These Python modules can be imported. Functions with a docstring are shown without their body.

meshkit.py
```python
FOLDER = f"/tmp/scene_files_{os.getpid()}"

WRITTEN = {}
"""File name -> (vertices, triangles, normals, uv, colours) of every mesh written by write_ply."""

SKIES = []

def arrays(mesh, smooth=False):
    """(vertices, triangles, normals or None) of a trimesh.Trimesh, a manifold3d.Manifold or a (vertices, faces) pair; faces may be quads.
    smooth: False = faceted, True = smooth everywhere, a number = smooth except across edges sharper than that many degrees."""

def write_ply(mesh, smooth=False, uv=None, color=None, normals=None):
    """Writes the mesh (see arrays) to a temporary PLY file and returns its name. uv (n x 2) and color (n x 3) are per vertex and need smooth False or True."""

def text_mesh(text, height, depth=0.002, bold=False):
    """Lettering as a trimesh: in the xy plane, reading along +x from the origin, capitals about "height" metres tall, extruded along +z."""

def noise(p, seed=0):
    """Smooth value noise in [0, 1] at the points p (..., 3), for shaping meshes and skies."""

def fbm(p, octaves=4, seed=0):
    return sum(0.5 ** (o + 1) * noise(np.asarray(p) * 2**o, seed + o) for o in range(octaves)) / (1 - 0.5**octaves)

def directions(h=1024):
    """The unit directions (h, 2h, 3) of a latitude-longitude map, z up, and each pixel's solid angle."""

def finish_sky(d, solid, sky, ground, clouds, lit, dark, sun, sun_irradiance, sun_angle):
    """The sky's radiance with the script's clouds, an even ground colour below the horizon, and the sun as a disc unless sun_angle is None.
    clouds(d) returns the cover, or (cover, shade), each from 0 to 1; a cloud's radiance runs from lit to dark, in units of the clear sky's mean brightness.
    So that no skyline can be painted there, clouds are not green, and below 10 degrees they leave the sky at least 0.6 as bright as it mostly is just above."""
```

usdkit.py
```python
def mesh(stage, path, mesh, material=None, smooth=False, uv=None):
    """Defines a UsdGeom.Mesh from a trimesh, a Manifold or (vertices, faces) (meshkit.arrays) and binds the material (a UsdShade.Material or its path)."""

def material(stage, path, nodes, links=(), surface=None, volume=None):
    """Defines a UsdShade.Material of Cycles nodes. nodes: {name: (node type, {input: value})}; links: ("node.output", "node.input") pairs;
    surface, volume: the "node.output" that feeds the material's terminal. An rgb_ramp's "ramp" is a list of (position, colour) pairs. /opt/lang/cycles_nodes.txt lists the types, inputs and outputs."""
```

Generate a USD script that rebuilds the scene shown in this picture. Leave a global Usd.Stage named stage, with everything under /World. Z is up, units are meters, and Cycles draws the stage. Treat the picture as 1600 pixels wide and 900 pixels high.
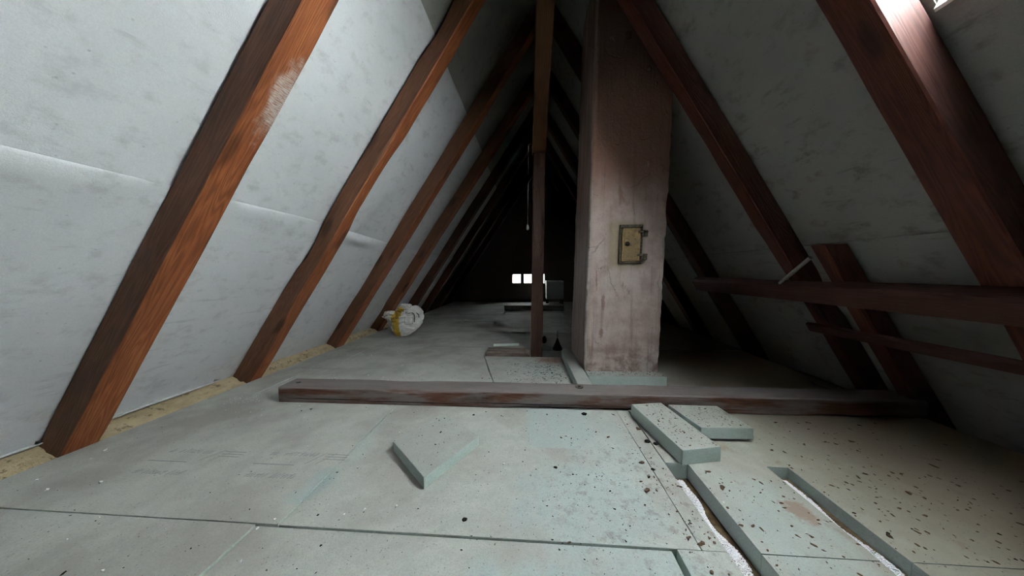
import math, numpy as np, trimesh, manifold3d, usdkit, meshkit
from meshkit import fbm, noise
from shapely.geometry import Polygon, box as sbox
from pxr import Usd, UsdGeom, UsdLux, UsdShade, Gf, Sdf, Vt

stage = Usd.Stage.CreateInMemory()
UsdGeom.SetStageUpAxis(stage, 'Z')
UsdGeom.SetStageMetersPerUnit(stage, 1.0)
UsdGeom.Xform.Define(stage, '/World')
UsdGeom.Scope.Define(stage, '/World/Looks')

# ------------------------------------------------------------------ camera, sky, light, exposure
HC = 0.8795                                             # height of the lens above the insulation boards
cam = UsdGeom.Camera.Define(stage, '/World/Camera')
RIGHT, DOWN, FWD = ((0.99777, 0.06657, -0.00500), (-0.00101, -0.05991, -0.99820), (-0.06675, 0.99598, -0.05971))
cam.AddTransformOp().Set(Gf.Matrix4d(*RIGHT, 0, *[-c for c in DOWN], 0, *[-c for c in FWD], 0, 0, 0, HC, 1))
cam.CreateHorizontalApertureAttr(36.0)
cam.CreateVerticalApertureAttr(20.25)
cam.CreateFocalLengthAttr(36.0 * 430 / 1600)
cam.CreateClippingRangeAttr((0.03, 500))
EXPOSURE = 4.47
cam.CreateExposureAttr(EXPOSURE)

def P(path, name, v, t=None):
    return path.GetPrim().GetAttribute(name).Set(v)

dome = UsdLux.DomeLight.Define(stage, '/World/Sky')
dome.CreateIntensityAttr(1.0)
dome.CreateColorAttr(Gf.Vec3f(0.94, 0.985, 1.03))        # even overcast daylight

# ------------------------------------------------------------------ material graphs
class R(str):
    pass

class G:
    def __init__(self):
        self.N, self.L = {}, []
    def __call__(self, kind, out=None, **kw):
        name = f'{kind}_{len(self.N)}'
        ins = {}
        for k, v in kw.items():
            if isinstance(v, R):
                self.L.append((str(v), f'{name}.{k}'))
            else:
                ins[k] = v
        self.N[name] = (kind, ins)
        return R(f'{name}.{out}') if out else name
    # short cuts
    def pos(self): return self('geometry', 'position')
    def obj(self): return self('texture_coordinate', 'object')
    def map(self, v, s=(1, 1, 1), loc=(0, 0, 0), rot=(0, 0, 0)): return self('mapping', 'vector', vector=v, scale=s, location=loc, rotation=rot)
    def noise(self, v, scale, detail=3, rough=.55, dist=0.): return self('noise_texture', 'fac', vector=v, scale=scale, detail=detail, roughness=rough, distortion=dist)
    def ramp(self, f, stops): return self('rgb_ramp', 'color', fac=f, ramp=stops)
    def mr(self, v, a, b, c=0., d=1., smooth=True): return self('map_range', 'result', value=v, from_min=a, from_max=b, to_min=c, to_max=d, clamp=True, range_type='smoothstep' if smooth else 'linear')
    def m(self, op, a, b=0., c=0., clamp=False): return self('math', 'value', math_type=op, value1=a, value2=b, value3=c, use_clamp=clamp)
    def mix(self, f, a, b): return self('mix_color', 'result', fac=f, a=a, b=b)
    def sep(self, v):
        n = self('separate_xyz', vector=v)
        return R(n + '.x'), R(n + '.y'), R(n + '.z')
    def comb(self, x, y, z): return self('combine_xyz', 'vector', x=x, y=y, z=z)
    def voro(self, v, scale, rnd=1.):
        n = self('voronoi_texture', vector=v, scale=scale, randomness=rnd)
        return R(n + '.distance'), R(n + '.color')
    def out(self, name, color, rough=.85, spec=.25, bump=None, strength=.4, dist=.01, metallic=0., **kw):
        if bump is not None:
            kw['normal'] = self('bump', 'normal', height=bump, strength=strength, distance=dist)
        b = self('principled_bsdf', 'BSDF', base_color=color, roughness=rough, specular_ior_level=spec, metallic=metallic, **kw)
        return usdkit.material(stage, '/World/Looks/' + name, self.N, self.L, surface=str(b))

def plain(name, color, rough=.8, spec=.25, var=.18, scale=14., metallic=0., bump=.15):
    g = G(); p = g.obj()
    n = g.noise(p, scale, 4, .6)
    c = g.mix(n, tuple(x * (1 - var) for x in color), tuple(min(1, x * (1 + var)) for x in color))
    return g.out(name, c, rough, spec, bump=n, strength=bump, dist=.004, metallic=metallic)

def wood(name, dark, mid, light, grey=None, greyamt=0., smear=False, side=None, weather=None, rough=.62, spec=.3, red=1.):
    """Sawn softwood: object space, x runs along the grain."""
    g = G(); p = g.obj()
    x, y, z = g.sep(p)
    rnd = g('object_info', 'random')
    off = g.m('multiply', rnd, 37.)
    q = g.comb(g.m('add', x, off), g.m('add', y, g.m('multiply', rnd, 5.)), z)
    warp = g.noise(g.map(q, (.7, 5, 5)), 1., 3, .5)
    ring = g.m('add', g.m('multiply', warp, 1.1), g.m('multiply', g.noise(g.map(q, (.4, 9, 9)), 1., 2), 1.3))
    band = g('wave_texture', 'fac', vector=g.comb(g.m('multiply', ring, 1.), g.m('multiply', y, .45), g.m('multiply', z, .45)), scale=5.2, distortion=1.4, detail=2., detail_scale=1.5, wave_type='bands', bands_direction='x')
    fine = g.noise(g.map(q, (6, 160, 160)), 1., 3, .7)
    blot = g.noise(g.map(q, (1.6, 7, 7)), 1., 4, .6)
    kd, kc = g.voro(g.map(q, (2.1, 6.5, 6.5)), 1.)
    knot = g.mr(kd, .10, .26, 1., 0.)
    t = g.m('add', g.m('multiply', band, .15), g.m('add', g.m('multiply', fine, .42), g.m('multiply', blot, .62)))
    c = g.ramp(t, [(.22, dark), (.55, mid), (.95, light)])
    if side:   # sides browner and darker than the redder inner face
        face = g.mr(g.m('add', g.m('absolute', z), g.m('multiply', g.m('subtract', blot, .5), .010)), .004, .010)
        cs = g.ramp(t, [(.22, tuple(v * .45 for v in side)), (.55, side), (.95, tuple(v * 1.7 for v in side))])
        c = g.mix(g.m('multiply', face, .8), c, cs)
    c = g.mix(g.m('multiply', knot, .62), c, tuple(v * .35 for v in dark))
    pores = g.mr(g.noise(g.map(q, (3, 90, 90)), 1., 2, .8), .58, .72)
    c = g.mix(g.m('multiply', pores, .35), c, dark)
    if grey:
        gm = g.m('multiply', g.mr(g.noise(g.map(q, (2.2, 12, 12)), 1., 5, .65), .42, .64), greyamt)
        c = g.mix(gm, c, grey)
    if weather:   # the upper face has gone grey
        c = g.mix(g.m('multiply', g.mr(g.m('add', z, g.m('multiply', g.m('subtract', blot, .5), .05)), weather, weather + .016), .8), c, g.mix(fine, (.135, .12, .115), (.235, .215, .21)))
    if smear:   # chalky rub mark on the inner face of the nearest left rafter
        sx = g.m('divide', g.m('subtract', x, smear[0]), smear[1])
        sy = g.m('divide', g.m('subtract', y, smear[2]), smear[3])
        rr = g.m('sqrt', g.m('add', g.m('multiply', sx, sx), g.m('multiply', sy, sy)))
        body = g.mr(g.m('add', rr, g.m('multiply', g.m('subtract', g.noise(g.map(p, (10, 22, 22)), 1., 4, .6), .5), 1.5)), .35, 1.05, 1., 0.)
        st = g.mr(g.noise(g.map(p, (260, 26, 26)), 1., 2, .6), .36, .60, .25, 1.)
        zz = g.mr(z, .01, .02, 1., 0.)
        c = g.mix(g.m('multiply', g.m('multiply', body, st), g.m('multiply', zz, .85)), c, (.52, .46, .42))
    return g.out(name, c, rough, spec, bump=g.m('add', g.m('multiply', fine, .6), g.m('multiply', band, .5)), strength=.35, dist=.003)

M = {}
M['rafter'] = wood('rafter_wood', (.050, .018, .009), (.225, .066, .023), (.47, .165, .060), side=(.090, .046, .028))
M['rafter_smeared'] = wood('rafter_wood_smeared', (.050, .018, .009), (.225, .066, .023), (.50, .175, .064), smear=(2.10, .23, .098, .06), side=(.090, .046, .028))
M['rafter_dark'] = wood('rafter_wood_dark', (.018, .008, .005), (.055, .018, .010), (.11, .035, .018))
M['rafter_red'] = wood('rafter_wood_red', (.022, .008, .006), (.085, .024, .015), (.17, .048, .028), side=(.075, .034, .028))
M['tie'] = wood('tie_beam_wood', (.035, .018, .012), (.115, .050, .030), (.19, .095, .062), grey=(.20, .18, .172), greyamt=.85, rough=.75, weather=.085)
M['post'] = wood('post_wood', (.028, .014, .010), (.075, .038, .028), (.13, .068, .048))
M['brace'] = wood('brace_wood', (.030, .013, .006), (.095, .038, .014), (.16, .068, .028))
M['plank'] = wood('plank_wood', (.055, .036, .027), (.13, .090, .070), (.22, .165, .135), grey=(.25, .225, .21), greyamt=.7, rough=.8)
M['iron'] = plain('old_iron', (.055, .048, .044), .6, .4, .35, 60, metallic=.4)
M['washer'] = plain('rusty_washer', (.14, .105, .09), .65, .4, .35, 60, metallic=.5)
M['black'] = plain('black_plastic', (.012, .012, .013), .6, .3)
M['soot'] = plain('soot_lump', (.012, .011, .011), .9, .15, .4, 80)
M['white'] = plain('white_plastic', (.62, .61, .57), .5, .4, .05)
M['cord'] = plain('pull_cord', (.40, .38, .35), .9, .1, .1)
M['grey_box'] = plain('grey_board', (.30, .30, .30), .7, .3, .08, 6)
M['pale_wood'] = plain('pale_wood', (.36, .34, .31), .8, .2, .2, 20)
M['dark_strut'] = plain('pale_batten', (.25, .24, .23), .8, .2, .2, 20)
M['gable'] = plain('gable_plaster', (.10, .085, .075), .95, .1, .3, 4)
M['sash'] = plain('sash_metal', (.045, .052, .065), .45, .5, .1)
M['lining'] = plain('reveal_lining', (.74, .72, .68), .8, .2, .06)
M['ground'] = plain('outside_ground', (.06, .065, .05), .95, .1, .3, .2)
M['felt'] = plain('black_roof_felt', (.016, .015, .015), .95, .1, .4, 5)
M['crumb_white'] = plain('foam_crumb', (.80, .82, .80), .8, .2, .05)
M['crumb_brown'] = plain('bark_crumb', (.105, .066, .040), .95, .1, .5, 25)
M['bead'] = plain('foam_bead', (.80, .77, .80), .7, .2, .10, 300)

def mat_membrane(name, base, dirt, amount):
    g = G(); p = g.pos()
    big = g.noise(p, 1.6, 5, .6)
    sm = g.noise(g.map(p, (5, 9, 14)), 1., 5, .65)
    sm2 = g.noise(g.map(p, (11, 5, 24), loc=(3, 1, 7)), 1., 4, .6)
    fib = g.noise(p, 210., 3, .7)
    c = g.mix(g.m('multiply', g.mr(sm, .50, .72), amount), base, dirt)
    c = g.mix(g.m('multiply', g.mr(big, .35, .75), amount * .8), c, tuple(x * y for x, y in zip(base, (.80, .80, .79))))
    spots = g.mr(sm2, .60, .76)
    c = g.mix(g.m('multiply', spots, amount * .5), c, tuple(x * .45 for x in dirt))
    vd, vc = g.voro(p, 42.)
    fleck = g.m('multiply', g.mr(vd, .10, .22, 1., 0.), g.mr(g.noise(p, 13., 2), .56, .66))
    c = g.mix(g.m('multiply', fleck, .35), c, tuple(x * .35 for x in dirt))
    c = g.mix(g.m('multiply', g.mr(fib, .3, .7), .26), c, tuple(x * .66 for x in base))
    h = g.m('add', g.m('multiply', fib, .35), g.m('multiply', g.noise(g.map(p, (4, 4, 9)), 1., 4, .6), 1.3))
    return g.out(name, c, .9, .12, bump=h, strength=.22, dist=.012)

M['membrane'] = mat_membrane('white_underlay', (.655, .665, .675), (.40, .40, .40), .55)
M['membrane_right'] = mat_membrane('dusty_dimmed_underlay', (.33, .325, .30), (.17, .16, .145), .8)  # dustier underlay, its colour lowered further so the right slope stays dim

def blob(g, x, y, cx, cy, rx, ry, nz, k=.8, a=1.05, b=.45, rot=0., rect=False):
    dx, dy = g.m('subtract', x, cx), g.m('subtract', y, cy)
    if rot:
        co, si = math.cos(rot), math.sin(rot)
        dx, dy = (g.m('add', g.m('multiply', dx, co), g.m('multiply', dy, si)), g.m('subtract', g.m('multiply', dy, co), g.m('multiply', dx, si)))
    dx, dy = g.m('divide', dx, rx), g.m('divide', dy, ry)
    r = g.m('maximum', g.m('absolute', dx), g.m('absolute', dy)) if rect else g.m('sqrt', g.m('add', g.m('multiply', dx, dx), g.m('multiply', dy, dy)))
    return g.mr(g.m('add', r, g.m('multiply', g.m('subtract', nz, .5), k)), a, b, 0., 1.)

def mat_board(name, dusty=1., cut=False):
    """Pale green foam board, grey-brown with dust on top; world space so that wear runs on across the joints."""
    g = G(); p = g.pos()
    x, y, z = g.sep(p)
    n1 = g.noise(p, 2.2, 5, .6); n2 = g.noise(p, 9., 5, .65); n3 = g.noise(p, 55., 4, .7); n4 = g.noise(p, 190., 2, .6)
    mint = g.mix(n2, (.365, .425, .405), (.405, .465, .445))
    up_ = g.sep(R(g('geometry') + '.normal'))[2]
    flank = g.mr(g.m('absolute', up_), .75, .4, 0., 1.)
    dust = g.mix(g.mr(n2, .3, .7), (.405, .415, .38), (.48, .485, .45))
    dust = g.mix(g.m('multiply', g.mr(x, -.3, -1.1), .6), dust, (.50, .505, .46))
    dust = g.mix(g.mr(n1, .4, .65), dust, (.36, .345, .315))
    right = g.mr(x, .55, 1.25)  # browner dust to the right, darkened to keep that side dim
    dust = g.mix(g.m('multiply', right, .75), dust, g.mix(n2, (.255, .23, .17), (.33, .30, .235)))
    if cut:
        cover = g.mr(n3, .58, .75, 0., .5)
        col = g.mix(cover, mint, dust)
        n = g('geometry', 'normal')
        nz = R(str(n)); up = g.sep(nz)[2]
        top = g.mr(up, .6, .9, 0., 1.)
        col = g.mix(g.m('multiply', top, dusty), col, dust)
    else:
        streak = g.noise(g.map(p, (16, 3.5, 1), rot=(0, 0, .25)), 1., 5, .7)
        w = blob(g, x, y, .21, 1.02, .36, .30, n2, .9)
        w = g.m('maximum', g.m('multiply', w, .85), g.m('multiply', blob(g, x, y, .16, 1.53, .19, .20, n2, .12, 1.02, .93, rect=True), .9))
        w = g.m('maximum', w, g.m('multiply', blob(g, x, y, .36, 1.35, .24, .40, n2, .8), .55))
        w = g.m('maximum', w, blob(g, x, y, .05, .70, .38, .13, n2, 1.1))
        w = g.m('maximum', w, blob(g, x, y, -.905, .985, .07, .05, n2, .8, 1.05, .7, rot=.4))
        w = g.m('maximum', w, blob(g, x, y, -.89, 1.07, .065, .085, n2, .8, 1.05, .7))
        w = g.m('maximum', w, g.m('multiply', blob(g, x, y, -.86, 1.36, .055, .36, n2, 1.2, 1.05, .3, rot=.12), .6))
        w = g.m('maximum', w, g.m('multiply', blob(g, x, y, .88, .93, .22, .34, n2, .9), .6))
        w = g.m('maximum', w, g.m('multiply', blob(g, x, y, .10, 2.45, .28, .22, n2, .8), .75))
        w = g.m('maximum', w, g.m('multiply', blob(g, x, y, .36, .78, .22, .12, n2, .7), .8))
        w = g.m('multiply', w, g.mr(streak, .30, .58, .35, 1.))
        base = g.m('multiply', g.mr(n2, .56, .74), .18)
        col = g.mix(g.m('maximum', w, base), dust, mint)
        far = g.m('multiply', g.mr(x, 1.1, 1.5), g.mr(y, 1.85, 2.0))  # shade right of and behind the chimney, painted into the board colour
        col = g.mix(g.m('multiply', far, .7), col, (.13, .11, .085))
        east = g.mr(g.m('add', x, g.m('multiply', g.m('subtract', n1, .5), .5)), 1.05, 1.8)  # brown dirt towards the right eaves, with the shade there painted in
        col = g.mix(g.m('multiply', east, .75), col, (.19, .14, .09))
        # soot and dirt smudges among the wiped places
        dm = g.m('maximum', blob(g, x, y, .38, 1.05, .45, .42, n2, .7), blob(g, x, y, .10, 2.45, .36, .40, n2, .6))
        dm = g.m('maximum', dm, blob(g, x, y, .50, .86, .3, .3, n2, .7))
        smud = g.m('multiply', g.mr(g.noise(p, 21., 5, .75), .50, .66), dm)
        col = g.mix(g.m('multiply', smud, .55), col, (.20, .17, .155))
        brown = g.m('multiply', g.mr(g.noise(g.map(p, (9, 9, 1), loc=(2, 5, 0)), 1., 4, .7), .58, .72), g.mr(x, .5, 1.0))
        col = g.mix(g.m('multiply', brown, .45), col, (.20, .135, .085))
        n5 = g.noise(p, 30., 5, .7)
        rust = blob(g, x, y, .98, 1.02, .055, .07, n5, 2.2)
        rust = g.m('maximum', rust, g.m('multiply', blob(g, x, y, .93, 1.40, .06, .05, n5, 2.2), .7))
        rust = g.m('maximum', rust, blob(g, x, y, .20, 2.72, .17, .13, n5, 1.6))
        col = g.mix(g.m('multiply', rust, .6), col, (.26, .12, .06))
    col = g.mix(g.m('multiply', flank, .8), col, g.mix(n2, (.45, .545, .505), (.51, .61, .57)))
    # tiny flecks
    vd, vc = g.voro(p, 105.)
    pick = R(g('separate_color', color=vc) + '.r')
    dens = g.m('add', .97, g.m('multiply', g.noise(p, 4., 4), -.22))
    fl = g.m('multiply', g.mr(vd, .16, .30, 1., 0.), g.m('greater_than', pick, dens))
    col = g.mix(g.m('multiply', g.m('multiply', fl, g.m('subtract', 1., flank)), .5), col, (.13, .105, .085))
    col = g.mix(g.mr(n4, .35, .75, 0., .30), col, tuple([.24, .235, .22]))
    return g.out(name, col, .92, .12, bump=g.m('add', g.m('multiply', n3, .5), g.m('multiply', n4, .5)), strength=.25, dist=.003)

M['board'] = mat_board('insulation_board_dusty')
M['board_cut'] = mat_board('insulation_board_cut', dusty=.75, cut=True)

LEAN = .028                                             # the stack leans a little to the right
def mat_chimney():
    g = G(); p = g.obj()
    x, y, z = g.sep(p)
    n1 = g.noise(p, 3.2, 5, .6); n2 = g.noise(p, 11., 5, .65); n3 = g.noise(p, 60., 4, .7)
    vert = g.noise(g.map(p, (22, 22, 1.1)), 1., 5, .65)
    base = g.mix(g.mr(n2, .3, .7), (.53, .425, .39), (.44, .335, .305))
    base = g.mix(g.mr(n1, .45, .7), base, (.53, .455, .425))
    base = g.mix(g.m('multiply', g.mr(g.noise(g.map(p, (7, 7, 5), loc=(1, 9, 4)), 1., 5, .7), .45, .68), .55), base, (.34, .235, .20))
    rust = g.mix(n2, (.20, .085, .052), (.28, .14, .10))
    hi = g.m('add', g.mr(z, .95, 2.0), g.m('multiply', g.m('subtract', n1, .5), .8))       # brown tar stain near the top, with some shade painted in
    c = g.mix(g.m('multiply', g.mr(hi, .15, .9), .85), base, rust)
    soot = g.m('add', g.mr(z, 1.95, 2.75), g.m('multiply', g.m('subtract', vert, .5), .7))  # soot towards the roof, plus shade painted into the colour
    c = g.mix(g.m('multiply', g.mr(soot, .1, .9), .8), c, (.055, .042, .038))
    c = g.mix(g.m('multiply', g.mr(vert, .52, .72), .45), c, (.15, .105, .09))
    pat = g.mr(g.noise(g.map(p, (5, 5, 2.2), loc=(4, 2, 1)), 1., 4, .6), .62, .70)
    c = g.mix(g.m('multiply', pat, .6), c, (.20, .105, .08))
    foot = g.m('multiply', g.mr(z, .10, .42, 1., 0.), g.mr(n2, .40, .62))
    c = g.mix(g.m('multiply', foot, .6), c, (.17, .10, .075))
    bl = g.m('multiply', g.mr(g.noise(p, 26., 5, .75), .60, .72), .5)
    c = g.mix(bl, c, (.17, .12, .105))
    sp = g.m('multiply', g.mr(g.noise(g.map(p, (90, 90, 60)), 1., 3, .7), .62, .70), .5)
    c = g.mix(sp, c, (.15, .10, .085))
    wht = g.mr(g.noise(g.map(p, (8, 8, 4), loc=(7, 7, 7)), 1., 5, .7), .62, .74)
    c = g.mix(g.m('multiply', wht, .5), c, (.55, .52, .50))
    edge = g.m('multiply', g.mr(g.m('subtract', x, g.m('multiply', z, LEAN)), .030, .012), g.mr(z, 1.9, 1.0, 0., 1.))                   # bare plaster on the worn front-left arris
    edge = g.m('multiply', edge, g.mr(g.noise(p, 30., 4, .7), .30, .55))
    c = g.mix(g.m('multiply', edge, .75), c, (.58, .55, .53))
    # chipped patches (fixed places)
    for (cx, cz, rx, rz) in ((.155, .63, .018, .085), (.14, .38, .022, .05), (.10, .80, .010, .09)):
        c = g.mix(g.m('multiply', blob(g, x, z, cx, cz, rx, rz, g.noise(p, 34., 4, .7), 1.9, 1.0, .55), .65), c, (.24, .14, .11))
    # greenish yellow paint rubbed on the plaster round the soot door
    gl = blob(g, x, z, .325, 1.085, .150, .205, n2, .75, 1.05, .72, rect=True)
    c = g.mix(g.m('multiply', gl, .55), c, (.26, .22, .105))
    # cracks
    cd, _ = g.voro(g.map(p, (3, 3, 3)), 1.)
    ck = g('voronoi_texture', 'distance', vector=g.comb(g.m('add', g.m('multiply', x, 3.2), g.m('multiply', n2, .35)), g.m('multiply', y, 3.2), g.m('add', g.m('multiply', z, 2.4), g.m('multiply', n1, .5))), scale=1., feature='distance_to_edge')
    crack = g.m('multiply', g.mr(ck, .0, .012, 1., 0.), g.mr(n1, .48, .6))
    c = g.mix(g.m('multiply', crack, .5), c, (.08, .06, .055))
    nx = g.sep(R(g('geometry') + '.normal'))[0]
    leftf = g.mr(nx, -.5, -.85)  # streaky brown plaster on the left side, with its shade painted in
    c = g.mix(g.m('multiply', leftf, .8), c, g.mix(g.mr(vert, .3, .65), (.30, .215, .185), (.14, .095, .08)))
    h = g.m('add', g.m('multiply', n2, 1.), g.m('add', g.m('multiply', n3, .45), g.m('multiply', vert, .4)))
    h = g.m('subtract', h, g.m('multiply', crack, .5))
    return g.out('chimney_plaster', c, .9, .15, bump=h, strength=.5, dist=.012)
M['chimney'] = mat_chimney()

def mat_wool():
    g = G(); p = g.pos()
    a = g.noise(g.map(p, (14, 6, 20)), 1., 5, .7); b = g.noise(p, 90., 3, .7)
    c = g.mix(g.mr(a, .3, .7), (.56, .46, .29), (.40, .31, .18))
    c = g.mix(g.mr(g.noise(p, 22., 4, .7), .56, .66, 0., .85), c, (.10, .075, .045))
    c = g.mix(g.m('multiply', b, .4), c, (.55, .47, .32))
    return g.out('mineral_wool', c, .97, .05, bump=g.m('add', a, b), strength=.7, dist=.01)
M['wool'] = mat_wool()

def mat_sub():
    g = G(); p = g.pos()
    c = g.ramp(g.noise(p, 20., 5, .7), [(.3, (.055, .038, .022)), (.7, (.19, .14, .085))])
    return g.out('subfloor_dirt', c, .97, .05)
M['sub'] = mat_sub()

def mat_door():
    g = G(); p = g.obj()
    n = g.noise(p, 45., 5, .75); n2 = g.noise(p, 12., 4, .6)
    c = g.mix(g.mr(n2, .35, .65), (.33, .225, .10), (.25, .175, .085))
    c = g.mix(g.mr(n, .50, .68, 0., .8), c, (.065, .052, .035))
    return g.out('painted_iron_door', c, .7, .3, bump=n, strength=.4, dist=.003)
M['door'] = mat_door()
def mat_frame():
    g = G(); p = g.obj()
    n = g.noise(p, 50., 5, .75)
    c = g.mix(g.mr(n, .40, .62), (.045, .040, .036), (.15, .12, .065))
    return g.out('blackened_iron', c, .65, .35, bump=n, strength=.4, dist=.003)
M['frame'] = mat_frame()

def mat_bag():
    g = G(); p = g.obj()
    x, y, z = g.sep(p)
    n = g.noise(p, 18., 4, .6)
    c = g.mix(g.mr(n, .4, .7), (.76, .745, .72), (.63, .62, .61))
    return g.out('paper_bag', c, .75, .25, bump=n, strength=.3, dist=.01)
M['bag'] = mat_bag()
M['bag_yellow'] = plain('bag_yellow_print', (.64, .40, .06), .75, .25, .2, 18)
M['bag_grey'] = plain('bag_grey_print', (.12, .12, .125), .8, .2, .2, 30)
M['bag_inside'] = plain('bag_brown_lining', (.23, .15, .08), .9, .1, .2, 18)
M['print'] = plain('board_print', (.30, .315, .31), .95, .1, .15, 30)

def mat_pane():
    g = G()
    f = g.m('multiply_add', g.m('power', g('layer_weight', 'facing', blend=.5), 4.), .7, .04)
    t = g('transparent_bsdf', 'BSDF', color=(.93, .95, .94)); s = g('glossy_bsdf', 'BSDF', color=(1, 1, 1), roughness=.02)
    b = g('mix_closure', 'closure', fac=f, closure1=t, closure2=s)
    return usdkit.material(stage, '/World/Looks/window_pane', g.N, g.L, surface=str(b))
M['pane'] = mat_pane()

# ------------------------------------------------------------------ scene helpers
USED = {}
def numbered(parent, name):
    k = (parent, name); n = USED.get(k, 0); USED[k] = n + 1
    return name if n == 0 else f'{name}_{n:03d}'
def path_of(parent):
    return '/World' if parent is None else str(parent.GetPath())
def tag(p, label=None, cat=None, group=None, kind=None):
    for k, v in (('label', label), ('category', cat), ('group', group), ('kind', kind)):
        if v: p.SetCustomDataByKey(k, v)
    return p
def obj(name, mesh, mat, parent=None, label=None, cat=None, group=None, kind=None, smooth=False, xf=None):
    pp = path_of(parent)
    m = usdkit.mesh(stage, f'{pp}/{numbered(pp, name)}', mesh, M[mat], smooth=smooth)
    if xf is not None:
        m.AddTransformOp().Set(Gf.Matrix4d(*np.asarray(xf, float).T.ravel().tolist()))
    return tag(m.GetPrim(), label, cat, group, kind)
def thing(name, label=None, cat=None, loc=(0, 0, 0), rotz=0., group=None, kind=None):
    x = UsdGeom.Xform.Define(stage, '/World/' + numbered('/World', name))
    x.AddTranslateOp().Set(Gf.Vec3d(*loc))
    if rotz: x.AddRotateZOp().Set(rotz)
    return tag(x.GetPrim(), label, cat, group, kind)

cat_ = trimesh.util.concatenate
def bx(x0, x1, y0, y1, z0, z1, c=0.):
    if c <= 0:
        m = trimesh.creation.box((x1 - x0, y1 - y0, z1 - z0)); m.apply_translation(((x0 + x1) / 2, (y0 + y1) / 2, (z0 + z1) / 2)); return m
    pts = [(x, y, z) for a in ((x0 + c, x1 - c, y0 + c, y1 - c, z0, z1), (x0, x1, y0 + c, y1 - c, z0 + c, z1 - c), (x0 + c, x1 - c, y0, y1, z0 + c, z1 - c)) for x in a[:2] for y in a[2:4] for z in a[4:]]
    return trimesh.convex.convex_hull(np.array(pts))
def cyl(a, b, r, n=12):
    return trimesh.creation.cylinder(r, segment=np.array([a, b], float), sections=n)
def lathe(profile, n=20):
    return trimesh.creation.revolve(np.array(profile, float), sections=n)
def extrude(poly, z0, z1):
    m = trimesh.creation.extrude_polygon(poly, z1 - z0, engine='earcut'); m.apply_translation((0, 0, z0)); return m
def slab(poly, z0, z1, c=.003):
    """A board from a plan outline, its top edges eased by c."""
    poly = poly if isinstance(poly, Polygon) else Polygon(poly)
    if poly.convex_hull.area - poly.area < 1e-6:
        q = poly.buffer(-c, join_style=2)
        a, b = np.array(poly.exterior.coords)[:-1], np.array(q.exterior.coords)[:-1]
        pts = np.vstack([np.c_[a, np.full(len(a), z0)], np.c_[a, np.full(len(a), z1 - c)], np.c_[b, np.full(len(b), z1)]])
        return trimesh.convex.convex_hull(pts)
    return extrude(poly, z0, z1)
def rect(x0, x1, y0, y1): return [(x0, y0), (x1, y0), (x1, y1), (x0, y1)]

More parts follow.
